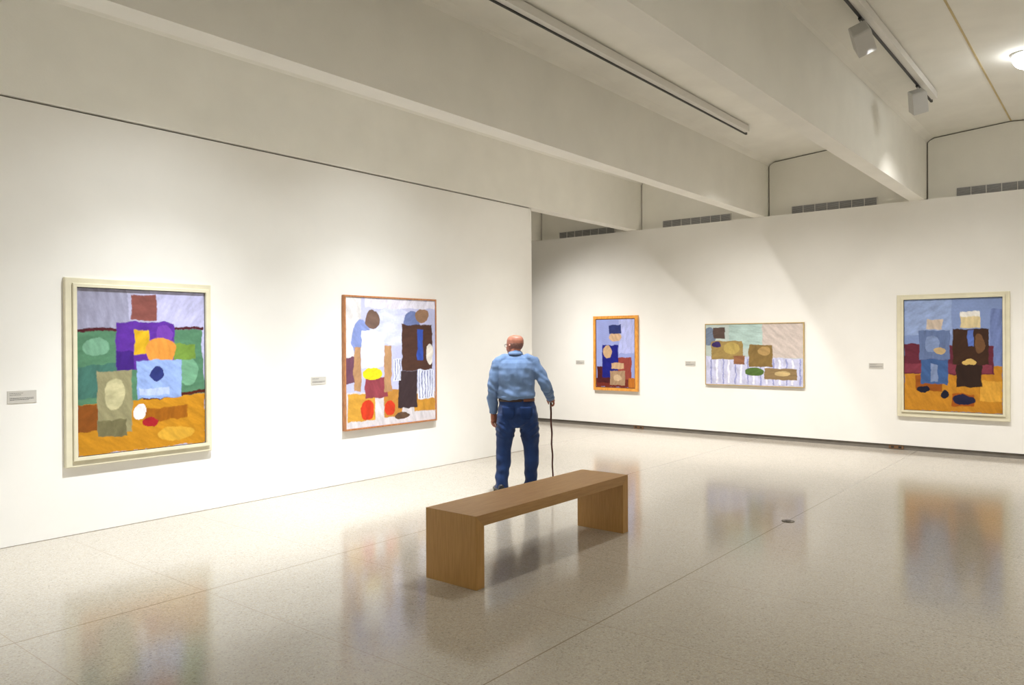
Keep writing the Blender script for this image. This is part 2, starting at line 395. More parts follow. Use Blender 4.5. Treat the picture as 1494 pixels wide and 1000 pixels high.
def canvas(parent, w, h, d, shapes, seed, zc):
    """painted canvas in the local XZ plane facing -y at depth d, centred on (0, zc)"""
    px = .0072; nx, ny = int(w/px), int(h/px)
    img = canvas_colours(nx, ny, w/h, shapes, seed)
    xs = np.linspace(-w/2, w/2, nx+1); zs = np.linspace(zc-h/2, zc+h/2, ny+1)
    verts = [(float(x), -d, float(z)) for z in zs for x in xs]
    st = nx+1
    faces = [(j*st+i, j*st+i+1, (j+1)*st+i+1, (j+1)*st+i) for j in range(ny) for i in range(nx)]
    n0 = len(verts)
    verts += [(-w/2, -.004, zc-h/2), (w/2, -.004, zc-h/2), (w/2, -.004, zc+h/2), (-w/2, -.004, zc+h/2)]
    c = [0, nx, ny*st+nx, ny*st]
    b = [n0, n0+1, n0+2, n0+3]
    side = [(c[k], b[k], b[(k+1) % 4], c[(k+1) % 4]) for k in range(4)] + [(b[3], b[2], b[1], b[0])]
    me = bpy.data.meshes.new('canvas'); me.from_pydata(verts, [], faces+side)
    ca = me.color_attributes.new('paint', 'FLOAT_COLOR', 'CORNER')
    arr = np.ones((len(me.loops), 4), np.float32); arr[:, :3] = .6
    arr[:nx*ny*4, :3] = np.repeat(img.reshape(-1, 3), 4, axis=0)
    ca.data.foreach_set('color', arr.ravel()); me.materials.append(M_PAINT)
    return link('canvas', me, parent)
def ring(bm, W, H, w, h, y0, y1, zc, mi=0, bev=0):
    """rectangular moulding: outer W x H, opening w x h, from y0 (back) to y1 (front)"""
    o = [(-W/2, zc-H/2), (W/2, zc-H/2), (W/2, zc+H/2), (-W/2, zc+H/2)]
    i = [(-w/2, zc-h/2), (w/2, zc-h/2), (w/2, zc+h/2), (-w/2, zc+h/2)]
    ob = [(x*(1-2*bev/W), zc+(z-zc)*(1-2*bev/H)) for x, z in o]
    rings = [[bm.verts.new((x, y, z)) for x, z in q] for q, y in ((o, y0), (o, y1+bev if y1 < y0 else y1-bev), (ob, y1), (i, y1), (i, y0))]
    for a, b in zip(rings, rings[1:]+rings[:1]):
        for k in range(4): bm.faces.new((a[k], a[(k+1) % 4], b[(k+1) % 4], b[k])).material_index = mi
def wall_root(name, side, pos, z=0):
    if side == 'left': o = empty(name, (0, pos, z), R(90))
    else: o = empty(name, (pos, 0, z), 0)
    return o
# local: x along the wall to the right seen from the room, -y out of the wall
def wide_frame_painting(side, pos, W, H, w, h, zc, czc, shapes, seed, label, dx=0):
    r = wall_root('framed_painting', side, pos, zc)
    bm = bmesh.new(); ring(bm, W, H, w+.055, h+.055, -.002, -.045, 0, bev=.004)
    obj('frame', bm, M_CREAM, r)
    bm = bmesh.new(); ring(bm, w+.075, h+.075, w+.012, h+.012, -.010, -.066, czc-zc, bev=.006)
    mo = obj('inner_moulding', bm, M_CREAM, r); mo.location.x = dx
    bm = bmesh.new(); ring(bm, w+.014, h+.014, w, h, -.01, -.040, czc-zc); f = obj('fillet', bm, M_EDGE, r); f.location.x = dx
    c = canvas(r, w, h, .038, shapes, seed, czc-zc); c.location.x = dx
    tag(r, label, 'painting'); return r
def thin_frame_painting(side, pos, W, H, fw_, depth, zc, m, shapes, seed, label, gap=None):
    r = wall_root('framed_painting', side, pos, zc)
    bm = bmesh.new(); ring(bm, W, H, W-2*fw_, H-2*fw_, -.002, -depth, 0, bev=.003); obj('frame', bm, m, r)
    if gap:
        bm = bmesh.new(); ring(bm, W-2*fw_+.004, H-2*fw_+.004, W-2*fw_-2*gap, H-2*fw_-2*gap, -.004, -depth+.012, 0); obj('lining', bm, M_DARKF, r)
        fw_ += gap
    canvas(r, W-2*fw_, H-2*fw_, depth-.010, shapes, seed, 0)
    tag(r, label, 'painting'); return r

# generic colour studies: only the main masses and hues
S1 = ['a9a9c6', ('p','b4b4d8',[(.55,1),(1,1),(1,.6),(.55,.75)]), ('p','9292aa',[(0,1),(.36,1),(.4,.74),(0,.74)]),
      ('p','b8801c',[(0,0),(1,0),(1,.33),(0,.33)]), ('p','7e4716',[(0,.14),(.22,.14),(.22,.3),(0,.3)]), ('p','96590f',[(.5,.16),(.85,.18),(.85,.26),(.5,.25)]), ('e','c99a34',(.75,.08,.16,.05,0)),
      ('p','4f7a5e',[(0,.74),(.97,.76),(1,.33),(0,.30)]), ('p','3f6a60',[(0,.53),(.3,.55),(.3,.34),(0,.34)]), ('e','6e9a80',(.14,.65,.1,.06,0)), ('e','6a9a7c',(.85,.48,.1,.09,0)), ('p','6b8a3a',[(.74,.66),(.92,.66),(.92,.56),(.74,.56)]),
      ('l','4a1620',[(.0,.745),(.98,.77)],.012), ('l','4a1a12',[(.5,.32),(1,.345)],.014),
      ('p','55298f',[(.28,.8),(.74,.8),(.74,.5),(.28,.5)]), ('p','3b1c73',[(.28,.62),(.42,.62),(.42,.5),(.28,.5)]), ('e','6b3aa0',(.66,.72,.07,.06,0)),
      ('p','7d4a44',[(.40,.97),(.60,.97),(.60,.81),(.40,.81)]), ('p','c9a020',[(.42,.75),(.54,.75),(.54,.6),(.42,.6)]), ('e','d08a3c',(.63,.62,.13,.09,0)),
      ('p','8ba3d8',[(.44,.56),(.80,.56),(.80,.32),(.44,.32)]), ('e','27306e',(.6,.47,.06,.05,0)), ('p','aebde4',[(.46,.38),(.7,.38),(.7,.34),(.46,.34)]),
      ('p','8c8766',[(.14,.5),(.40,.5),(.40,.12),(.14,.12)]), ('e','b4ae88',(.27,.36,.08,.1,0)), ('p','6b6648',[(.14,.2),(.36,.2),(.36,.1),(.14,.1)]),
      ('e','e0d8dc',(.46,.24,.05,.05,0)), ('e','9c1c26',(.54,.17,.07,.03,0))]
S2 = ['b9bce0', ('p','d6d4d6',[(0,1),(.16,1),(.16,.5),(0,.5)]), ('e','cdd2f4',(.5,.78,.26,.16,0)), ('p','dad8e8',[(.2,1),(1,1),(1,.93),(.2,.92)]),
      ('p','cfcad0',[(0,0),(1,0),(1,.27),(0,.27)]), ('p','c9973c',[(.02,.26),(.3,.26),(.3,.05),(.02,.05)]), ('p','b8823a',[(.4,.28),(.6,.28),(.6,.06),(.4,.06)]), ('p','c08a34',[(.74,.22),(1,.24),(1,.08),(.74,.08)]),
      ('e','7f8fc6',(.16,.66,.1,.18,0)), ('e','6a78a8',(.72,.82,.1,.09,0)), ('p','6a4558',[(0,.54),(.1,.54),(.1,.34),(0,.34)]), ('p','8c3f4a',[(.2,.38),(.44,.38),(.44,.22),(.2,.22)]),
      ('p','eeeef2',[(.16,.74),(.40,.74),(.40,.46),(.16,.46)]), ('p','b08862',[(.08,.62),(.155,.62),(.155,.28),(.08,.28)]), ('p','b08862',[(.405,.62),(.48,.62),(.48,.26),(.405,.26)]), ('e','6f584e',(.28,.83,.08,.08,0)),
      ('e','e0cc20',(.27,.41,.11,.05,0)), ('e','c73a20',(.22,.13,.07,.08,0)), ('e','c73a20',(.46,.13,.06,.06,0)),
      ('p','4b3128',[(.6,.80),(.96,.80),(.96,.42),(.6,.42)]), ('p','3a2c30',[(.56,.42),(.78,.42),(.78,.12),(.56,.12)]), ('p','3350a8',[(.78,.76),(.85,.76),(.85,.5),(.78,.5)]), ('e','8f6f58',(.84,.87,.08,.06,0)), ('e','ded8d0',(.93,.55,.045,.09,0)),
      ('p','d8dcf0',[(.79,.42),(.99,.42),(.99,.18),(.79,.18)])] + [('l','35458c',[(.81+.03*j,.41),(.81+.03*j,.19)],.006) for j in range(6)] + [('p','d8dcf0',[(.5,.52),(.59,.52),(.59,.34),(.5,.34)])] + [('l','35458c',[(.52+.03*j,.51),(.52+.03*j,.35)],.006) for j in range(3)] + [('e','5e4636',(.6,.06,.09,.03,0))]
S3 = ['8e98cc', ('p','a8aedc',[(.6,1),(1,1),(1,.5),(.6,.5)]), ('p','6b2a22',[(0,0),(1,0),(1,.13),(0,.13)]), ('p','4a1c20',[(.02,.3),(.4,.3),(.4,.06),(.02,.06)]),
      ('p','8a4038',[(.5,.44),(.92,.44),(.92,.12),(.5,.12)]), ('p','b06a28',[(.84,.14),(1,.14),(1,0),(.84,0)]),
      ('p','1b1f78',[(.16,.62),(.58,.62),(.58,.14),(.16,.14)]), ('e','b99a78',(.3,.52,.12,.1,0)), ('p','b99a78',[(.4,.36),(.72,.36),(.72,.27),(.4,.27)]),
      ('e','c0a080',(.50,.74,.17,.07,0)), ('p','2b3468',[(.34,.92),(.66,.92),(.66,.79),(.34,.79)]), ('p','a08468',[(.36,.24),(.76,.24),(.76,.03),(.36,.03)]), ('e','c2a888',(.56,.14,.1,.05,0))]
S4 = ['b2beba', ('p','c4b8b2',[(.6,1),(1,1),(1,.45),(.6,.45)]), ('p','a9c0bc',[(.25,1),(.6,1),(.6,.6),(.25,.6)]), ('e','6e7c92',(.04,.8,.07,.16,0)),
      ('p','c0c2de',[(0,.48),(1,.44),(1,0),(0,0)])] + \
     [('l','8f93c4',[(.06+.13*j,.42),(.06+.13*j,.02)],.014) for j in range(8)] + [('l','e6e6f4',[(.12+.13*j,.40),(.12+.13*j,.04)],.018) for j in range(7)] + \
     [('p','97804e',[(.06,.72),(.40,.72),(.40,.42),(.06,.42)]), ('e','b09a58',(.28,.6,.09,.1,0)), ('p','8a5e44',[(.30,.48),(.42,.48),(.42,.34),(.30,.34)]), ('p','54443e',[(.08,.95),(.21,.95),(.21,.76),(.08,.76)]),
      ('p','80683c',[(.46,.66),(.70,.66),(.70,.3),(.46,.3)]), ('e','a88a58',(.62,.56,.06,.08,0)), ('p','8a7350',[(.62,.28),(.94,.28),(.94,.1),(.62,.1)]), ('e','4f6a34',(.52,.22,.1,.07,0)), ('e','3a2c60',(.12,.66,.05,.05,0)), ('e','c0a878',(.8,.2,.08,.04,0))]
S5 = ['7d90be', ('p','8fa2cc',[(0,1),(.5,1),(.5,.68),(0,.68)]), ('p','6c7cae',[(.88,.9),(1,.9),(1,.41),(.88,.41)]),
      ('p','b87e24',[(0,0),(1,0),(1,.41),(0,.41)]), ('p','8c4c14',[(.12,.32),(.4,.32),(.4,.18),(.12,.18)]), ('p','9a4f12',[(.5,.16),(.72,.16),(.72,.05),(.5,.05)]), ('p','d09a3a',[(.78,.28),(1,.28),(1,.1),(.78,.1)]),
      ('p','5f2434',[(0,.6),(.92,.58),(.92,.33),(0,.33)]), ('p','7a3444',[(0,.42),(.9,.42),(.9,.34),(0,.34)]),
      ('p','5f7098',[(.16,.72),(.48,.72),(.48,.46),(.16,.46)]), ('p','3c5a8c',[(.18,.46),(.46,.46),(.46,.24),(.18,.24)]), ('e','7a8cb4',(.3,.6,.08,.08,0)), ('p','7888ac',[(.28,.42),(.36,.42),(.36,.26),(.28,.26)]),
      ('p','c4b4a4',[(.24,.82),(.41,.82),(.41,.73),(.24,.73)]), ('e','b49c74',(.38,.54,.07,.03,0)),
      ('p','3a2418',[(.51,.73),(.87,.73),(.87,.42),(.51,.42)]), ('p','2c1c16',[(.55,.42),(.80,.42),(.80,.22),(.55,.22)]), ('e','6a4a30',(.78,.6,.05,.09,0)), ('p','5870b8',[(.66,.72),(.72,.72),(.72,.58),(.66,.58)]),
      ('p','cfbe94',[(.59,.87),(.79,.87),(.79,.74),(.59,.74)]), ('p','dcdad6',[(.59,.88),(.79,.88),(.79,.84),(.59,.84)]), ('e','c8a860',(.68,.44,.07,.03,0)),
      ('e','15182c',(.2,.19,.07,.03,0)), ('e','15182c',(.43,.15,.04,.04,0)), ('e','191c3a',(.62,.11,.12,.045,0))]
wide_frame_painting('left', -8.968, 1.31, 1.606, 1.15, 1.436, 1.384, 1.386, S1, 11, 'largest painting, cream-framed, green and purple shapes over an ochre base, at the left', .012)
thin_frame_painting('left', -5.95, 1.486, 1.556, .020, .05, 1.386, M_BROWNF, S2, 23, 'thin brown-framed painting beside the old man, white, brown and striped blocks')
thin_frame_painting('back', -.423, .95, 1.388, .052, .05, 1.380, M_ORANGEF, S3, 31, 'small upright painting in a broad orange wooden frame, dark blue shape', gap=.014)
thin_frame_painting('back', 2.182, 1.66, 1.035, .013, .04, 1.376, M_GOLDF, S4, 47, 'wide horizontal painting with thin gold frame, tan diagonal shapes on pale folds')
wide_frame_painting('back', 5.043, 1.39, 1.763, 1.206, 1.586, 1.377, 1.390, S5, 59, 'cream-framed painting on the far right, grey-blue and brown shapes over an ochre base', .004)

# ------------------------------------------------------------------ wall labels
def wall_label(side, pos, z, w, h, label, seed):
    r = wall_root('wall_label', side, pos, z); rs = random.Random(seed)
    bm = bmesh.new(); box(bm, (-w/2, -.005, -h/2), (w/2, -.0005, h/2)); obj('card', bm, M_PLATE, r)
    bm = bmesh.new()
    for k, (zz, wd) in enumerate(((.30, .42), (.17, .38), (-.08, .82), (-.16, .80), (-.24, .62))):
        x = -w*.42
        while x < -w*.42 + w*wd:
            l = rs.uniform(.006, .016); box(bm, (x, -.0056, zz*h-.0016), (x+l, -.005, zz*h+.0016)); x += l+.003
    t = obj('printed_lines', bm, M_TEXT, r); t['kind'] = 'stuff'
    tag(r, label, 'wall label', 'printed labels beside the paintings')
wall_label('left', -9.935, 1.20, .21, .10, 'grey printed wall label left of the largest cream-framed painting', 1)
wall_label('left', -7.02, 1.20, .20, .085, 'small printed wall label left of the thin brown-framed painting', 2)
wall_label('back', -1.225, 1.20, .19, .075, 'small printed wall label left of the orange-framed painting', 3)
wall_label('back', 1.065, 1.21, .19, .08, 'small printed wall label left of the wide gold-framed painting', 4)
wall_label('back', 4.055, 1.222, .20, .08, 'small printed wall label left of the right-hand cream-framed painting', 5)

# ------------------------------------------------------------------ recess outlets, floor cover
for i, (x, lab) in enumerate(((.03, 'brown outlet in the base recess below the orange-framed painting'), (4.32, 'brown outlet in the base recess below the right-hand cream-framed painting'))):
    r = empty('base_outlet', (x, .022, .035))
    bm = bmesh.new(); box(bm, (-.10, -.012, -.028), (.10, 0, .028)); obj('cover', bm, M_OUTLET, r, bevel=.003)
    for sx in (-.05, .05):
        bm = bmesh.new(); box(bm, (sx-.02, -.014, -.014), (sx+.02, -.0125, .014)); obj('socket', bm, M_BLACK, r)
    tag(r, lab, 'outlet', 'outlets in the base recess')
r = empty('floor_outlet', (4.605, -5.388, 0))
bm = bmesh.new(); cyl(bm, (0, 0, .0005), (0, 0, .005), .055, .052, n=40); obj('cover', bm, M_METAL, r)
bm = bmesh.new(); cyl(bm, (0, 0, .005), (0, 0, .008), .022, .02, n=24); obj('cap', bm, M_METAL, r)
tag(r, 'small dark round metal floor outlet cover on the long floor joint', 'floor outlet')

# ------------------------------------------------------------------ bench
r = empty('bench', (3.431, -7.556, 0))
BX, BY, BH, T, TL = .231, .974, .485, .075, .083
def xprism(bm, prof, a, b):        # profile in (y, z) swept along x, for the mitred corners
    A = [bm.verts.new((a, y, z)) for y, z in prof]; B = [bm.verts.new((b, y, z)) for y, z in prof]; n = len(prof)
    bm.faces.new(A); bm.faces.new(B[::-1])
    for q in range(n): bm.faces.new((A[q], A[(q+1) % n], B[(q+1) % n], B[q]))
bm = bmesh.new(); xprism(bm, [(-BY+TL, BH-T), (BY-TL, BH-T), (BY-.0006, BH), (-BY+.0006, BH)], -BX, BX)
obj('seat_slab', bm, M_BENCH_L, r, bevel=.0008)
for s_ in (-1, 1):
    bm = bmesh.new(); xprism(bm, [(s_*BY, 0), (s_*BY, BH-.0004), (s_*(BY-TL), BH-T-.0004), (s_*(BY-TL), 0)], -BX, BX)
    obj('end_panel', bm, M_BENCH_V, r, bevel=.0008)
tag(r, 'plain light brown wooden bench in the middle of the floor', 'bench')

# ------------------------------------------------------------------ the old man
def loft(bm, rings, n=28):
    """closed loft; a ring is (centre, rx, ry, axis_x, axis_y)"""
    R_ = []
    for c, rx, ry, ax, ay in rings:
        c = Vector(c)
        R_.append([bm.verts.new(c + ax*(rx*math.cos(t)) + ay*(ry*math.sin(t))) for t in [2*math.pi*i/n for i in range(n)]])
    bm.faces.new(R_[0][::-1]); bm.faces.new(R_[-1])
    for a, b in zip(R_, R_[1:]):
        for i in range(n): bm.faces.new((a[i], a[(i+1) % n], b[(i+1) % n], b[i]))
XA, YA = Vector((1, 0, 0)), Vector((0, 1, 0))
def tube(bm, pts, rad, n=18, flat=1.0, cap=True, ref=None):
    """tapered limb through points with radii, rounded ends"""
    pts = [Vector(p) for p in pts]; rings = []
    N = len(pts)
    for i, p in enumerate(pts):
        d = (pts[min(i+1, N-1)]-pts[max(i-1, 0)]).normalized()
        rf = Vector(ref) if ref else (Vector((0, 1, 0)) if abs(d.y) < .8 else Vector((1, 0, 0)))
        ax = d.cross(rf).normalized(); ay = d.cross(ax).normalized()
        if i == 0 and cap:
            for f, q in ((1, .15), (.85, .55), (.5, .87)): rings.append((p-d*rad[0]*f, rad[0]*q, rad[0]*q*flat, ax, ay))
        rings.append((p, rad[i], rad[i]*flat, ax, ay))
        if i == N-1 and cap:
            for f, q in ((.5, .87), (.85, .55), (1, .15)): rings.append((p+d*rad[-1]*f, rad[-1]*q, rad[-1]*q*flat, ax, ay))
    loft(bm, rings, n)
def smoothpts(pts, rad, k=5):
    """Catmull-Rom resampling"""
    P = [Vector(p) for p in pts]; out = []; ro = []
    for i in range(len(P)-1):
        p0, p1, p2, p3 = P[max(i-1, 0)], P[i], P[i+1], P[min(i+2, len(P)-1)]
        r0, r1, r2_, r3 = rad[max(i-1, 0)], rad[i], rad[i+1], rad[min(i+2, len(P)-1)]
        for j in range(k):
            t = j/k
            f = lambda a, b, c, d: .5*((2*b)+(c-a)*t+(2*a-5*b+4*c-d)*t*t+(3*b-a-3*c+d)*t**3)
            out.append(f(p0, p1, p2, p3)); ro.append(f(r0, r1, r2_, r3))
    out.append(P[-1]); ro.append(rad[-1]); return out, ro
def fuse(name, bm, m, parent, voxel, smooth_it=4, disp=None):
    me = bpy.data.meshes.new(name); bmesh.ops.recalc_face_normals(bm, faces=bm.faces); bm.to_mesh(me); bm.free()
    tmp = bpy.data.objects.new('tmp', me); C.objects.link(tmp)
    md = tmp.modifiers.new('r', 'REMESH'); md.mode = 'VOXEL'; md.voxel_size = voxel
    sm = tmp.modifiers.new('s', 'SMOOTH'); sm.iterations = smooth_it; sm.factor = .5
    dg = bpy.context.evaluated_depsgraph_get(); dg.update()
    out = bpy.data.meshes.new_from_object(tmp.evaluated_get(dg))
    bpy.data.objects.remove(tmp)
    out.name = name
    if disp:
        nrm = [v.normal.copy() for v in out.vertices]
        for v, nn in zip(out.vertices, nrm): v.co += nn*disp(v.co, nn)
    out.materials.clear(); out.materials.append(m)
    for p in out.polygons: p.use_smooth = True
    return link(name, out, parent)

MAN = empty('person', (1.868, -5.898, 0), R(38.8))
tag(MAN, 'bald man seen from behind, light blue shirt and dark jeans, leaning on a cane', 'person')
M_SKIN = mat('skin', (.38, .15, .10), .5, .4, .18, 14, .08, 60)
M_HAIR = mat('cropped_grey_hair', (.27, .14, .115), .9, .2, .2, 60, .5, 300)
def shirt_material():
    m = mat('chambray', (.135, .215, .385), .85, .2, .17, 9, .2, 420, sheen=.15)
    nt = m.node_tree; n = nt.nodes; L = nt.links; b = n['Principled BSDF']
    rp = b.inputs['Base Color'].links[0].from_socket
    g = n.new('ShaderNodeTexCoord'); s = n.new('ShaderNodeSeparateXYZ'); L.new(g.outputs['Object'], s.inputs[0])
    def near(sock, v, w_):
        a = n.new('ShaderNodeMath'); a.operation = 'SUBTRACT'; a.inputs[1].default_value = v; L.new(sock, a.inputs[0])
        c = n.new('ShaderNodeMath'); c.operation = 'ABSOLUTE'; L.new(a.outputs[0], c.inputs[0])
        d = n.new('ShaderNodeMath'); d.operation = 'LESS_THAN'; d.inputs[1].default_value = w_; L.new(c.outputs[0], d.inputs[0]); return d.outputs[0]
    yoke = near(s.outputs['Z'], 1.437, .003); wid = near(s.outputs['X'], .025, .155)
    bk = n.new('ShaderNodeMath'); bk.operation = 'LESS_THAN'; bk.inputs[1].default_value = -.02; L.new(s.outputs['Y'], bk.inputs[0])
    m0 = n.new('ShaderNodeMath'); m0.operation = 'MULTIPLY'; L.new(yoke, m0.inputs[0]); L.new(bk.outputs[0], m0.inputs[1])
    mu = n.new('ShaderNodeMath'); mu.operation = 'MULTIPLY'; L.new(m0.outputs[0], mu.inputs[0]); L.new(wid, mu.inputs[1])
    mx = n.new('ShaderNodeMix'); mx.data_type = 'RGBA'; mx.inputs[7].default_value = (.075, .15, .29, 1)
    L.new(mu.outputs[0], mx.inputs[0]); L.new(rp, mx.inputs[6]); L.new(mx.outputs[2], b.inputs['Base Color'])
    return m
M_SHIRT = shirt_material()
M_JEANS = mat('denim', (.011, .032, .115), .85, .2, .35, 7, .3, 240, sheen=.15)
M_POCKET = mat('denim_pocket', (.009, .026, .095), .85, .2, .3, 9)
M_BELT = mat('belt_leather', (.035, .015, .01), .45)
M_BELT2 = mat('belt_tab', (.14, .045, .02), .4)
M_SHOE = mat('black_leather', (.012, .012, .013), .4)
M_SOLE = mat('rubber_sole', (.03, .028, .025), .8)

# joints, in the man's own space: x right, y ahead, z up
HEAD = Vector((.018, .055, 1.462)); HY = R(38)
SH_L, EL_L, WR_L = (-.165, 0, 1.385), (-.222, -.015, 1.12), (-.217, .06, .865)
SH_R, EL_R, WR_R = (.225, 0, 1.385), (.338, -.045, 1.15), (.402, .155, 1.005)
LEG_L = [(-.055, .0, .90), (-.085, .01, .68), (-.102, .03, .50), (-.115, .005, .30), (-.135, -.01, .10)]
LEG_R = [(.125, .0, .90), (.165, .03, .68), (.180, .07, .50), (.182, .07, .30), (.178, .085, .10)]
body = bmesh.new()
def H3(p):            # head space -> man space
    x, y, z = p; return HEAD + Vector((x*math.cos(HY)-y*math.sin(HY), x*math.sin(HY)+y*math.cos(HY), z))
hx = Vector((math.cos(HY), math.sin(HY), 0)); hy = Vector((-math.sin(HY), math.cos(HY), 0))
hr = [(0, .078, .018, .014), (.010, .068, .034, .030), (.028, .05, .047, .050), (.055, .03, .060, .074), (.085, .012, .074, .094), (.115, .002, .079, .102), (.145, -.004, .082, .106), (.175, -.006, .081, .103), (.198, -.007, .073, .093), (.214, -.007, .060, .076), (.225, -.006, .036, .048), (.230, -.005, .016, .02)]
loft(body, [(H3((0, cy, z)), rx, ry, hx, hy) for z, cy, rx, ry in hr], 32)
tube(body, [(.022, .0, 1.40), (.022, .02, 1.46), (.02, .035, 1.53)], [.066, .060, .060])                     # neck
tube(body, [H3((0, .092, .125)), H3((0, .108, .10)), H3((0, .112, .085))], [.007, .011, .013], 12)            # nose
for s in (-1, 1):
    tube(body, [H3((s*.012, .104, .084)), H3((s*.014, .102, .083))], [.007, .007], 8)                          # nostril wings
    tube(body, [H3((s*.012, .095, .132)), H3((s*.036, .088, .136)), H3((s*.055, .07, .13))], [.007, .008, .006], 10)   # brow
    tube(body, [H3((s*.045, .07, .09)), H3((s*.05, .06, .07))], [.018, .016], 10)                              # cheek
    tube(body, [H3((s*.076, .0, .125)), H3((s*.084, -.012, .118)), H3((s*.080, -.008, .095)), H3((s*.075, 0, .08))], [.009, .013, .011, .007], 12)  # ear
tube(body, [H3((-.02, .092, .052)), H3((0, .098, .053)), H3((.02, .092, .052))], [.006, .009, .006], 10)
tube(body, [H3((-.017, .09, .043)), H3((0, .095, .042)), H3((.017, .09, .043))], [.005, .007, .005], 10)
# trunk
tr = [(.86, .155, .10, .035), (.93, .165, .11, .033), (1.02, .16, .11, .03), (1.15, .17, .115, .028), (1.28, .185, .12, .03), (1.37, .185, .105, .03), (1.42, .13, .08, .026), (1.45, .07, .06, .024)]
loft(body, [((cx, -.005, z), rx, ry, XA, YA) for z, rx, ry, cx in tr], 32)
for S, E_, W_ in ((SH_L, EL_L, WR_L), (SH_R, EL_R, WR_R)):
    p, q = smoothpts([S, E_, W_], [.052, .041, .029]); tube(body, p, q, 20)
for Lg in (LEG_L, LEG_R):
    p, q = smoothpts(Lg, [.085, .078, .056, .052, .038]); tube(body, p, q, 20)
def finger(pts, r0):
    p, q = smoothpts(pts, [r0, r0*.95, r0*.88, r0*.75], 3); tube(body, p, q, 10)
# left hand: hanging, relaxed, slightly curled; palm towards the thigh
WL = Vector(WR_L)
hm = Matrix.Rotation(R(-48), 3, 'Z')
def HL(x, y, z): return WL + hm @ Vector((x*1.15, y*1.15, z*1.08))
ax1, ay1 = hm @ XA, hm @ YA
loft(body, [(HL(0, 0, .01), .026, .031, ax1, ay1), (HL(0, .004, -.03), .023, .041, ax1, ay1), (HL(.002, .008, -.07), .020, .047, ax1, ay1), (HL(.006, .008, -.097), .016, .044, ax1, ay1)], 20)
for j, (oy, ln) in enumerate(((.036, .078), (.012, .088), (-.012, .082), (-.035, .064))):
    finger([HL(.004, .008+oy, -.090), HL(.008, .010+oy, -.092-.36*ln), HL(.026, .011+oy, -.092-.66*ln), HL(.048, .010+oy, -.092-.78*ln)], .0102)
finger([HL(.006, .034, -.035), HL(.012, .054, -.055), HL(.018, .060, -.078), HL(.026, .058, -.098)], .0115)
# right hand: closed round the cane handle
WRr = Vector(WR_R); HC = Vector((.409, .232, .936))        # handle centre
fdir = (HC+Vector((0, 0, .028))-WRr).normalized(); pup = XA.cross(fdir).normalized()
palmr = [(WRr, .031, .027), (WRr+fdir*.035, .042, .024), (WRr+fdir*.07, .047, .021), (WRr+fdir*.092, .042, .017)]
loft(body, [(c, a, b, XA, pup) for c, a, b in palmr], 20)
for j, oy in enumerate((.036, .013, -.010, -.032)):
    k0 = HC + Vector((.031, oy-.004, .020)); r_ = .0105
    b0 = HC + Vector((.005, oy-.010, .030))
    finger([b0, k0, HC+Vector((.026, oy, -.017)), HC+Vector((.002, oy, -.023))], r_)
b0 = WRr + fdir*.03 + Vector((-.028, 0, -.004)); finger([b0, b0+Vector((-.010, .022, -.006)), HC+Vector((-.026, .012, .004)), HC+Vector((-.024, .036, -.006))], .0100)
fuse('body', body, M_SKIN, MAN, .0046, 3)

# hair: close-cropped fringe round the back and sides
bm = bmesh.new(); g = []
for iz in range(9):
    t = iz/8; z = .075 + .075*t
    a = [q for q in hr]
    for q0, q1 in zip(hr, hr[1:]):
        if q0[0] <= z <= q1[0]:
            s = (z-q0[0])/(q1[0]-q0[0]); cy, rx, ry = [q0[m_]*(1-s)+q1[m_]*s for m_ in (1, 2, 3)]
    row = []
    for ia in range(41):
        an = R(188 + 164*ia/40); off = .0028*math.sin(math.pi*t)**.6 - .0012 if 0 < iz < 8 else -.002
        wob = 0
        row.append(bm.verts.new(H3(((rx+off)*math.cos(an), cy+(ry+off)*math.sin(an), z+wob))))
    g.append(row)
for a, b in zip(g, g[1:]):
    for i in range(40): bm.faces.new((a[i], a[i+1], b[i+1], b[i]))
hair = obj('hair', bm, M_HAIR, MAN, True)
md = hair.modifiers.new('thick', 'SOLIDIFY'); md.thickness = .003; md.offset = -1
# eyes and glasses
for s in (-1, 1):
    bm = bmesh.new(); bmesh.ops.create_uvsphere(bm, u_segments=16, v_segments=10, radius=.0115)
    bmesh.ops.translate(bm, vec=H3((s*.032, .088, .118)), verts=bm.verts)
    obj('eye', bm, mat('eyeball', (.6, .57, .52), .2), MAN, True)
bm = bmesh.new()
for s in (-1, 1):
    c = H3((s*.034, .108, .115)); n = 20
    P = [c + hx*(.024*math.cos(2*math.pi*i/n)) + Vector((0, 0, .019*math.sin(2*math.pi*i/n))) for i in range(n)]
    for i in range(n): cyl(bm, P[i], P[(i+1) % n], .0016, n=6)
    cyl(bm, H3((s*.058, .106, .120)), H3((s*.078, .088, .122)), .0016, n=6); cyl(bm, H3((s*.078, .088, .122)), H3((s*.084, -.005, .128)), .0016, n=6)
cyl(bm, H3((-.010, .109, .118)), H3((.010, .109, .118)), .0016, n=6)
obj('eyeglasses', bm, M_BLACK, MAN, True)

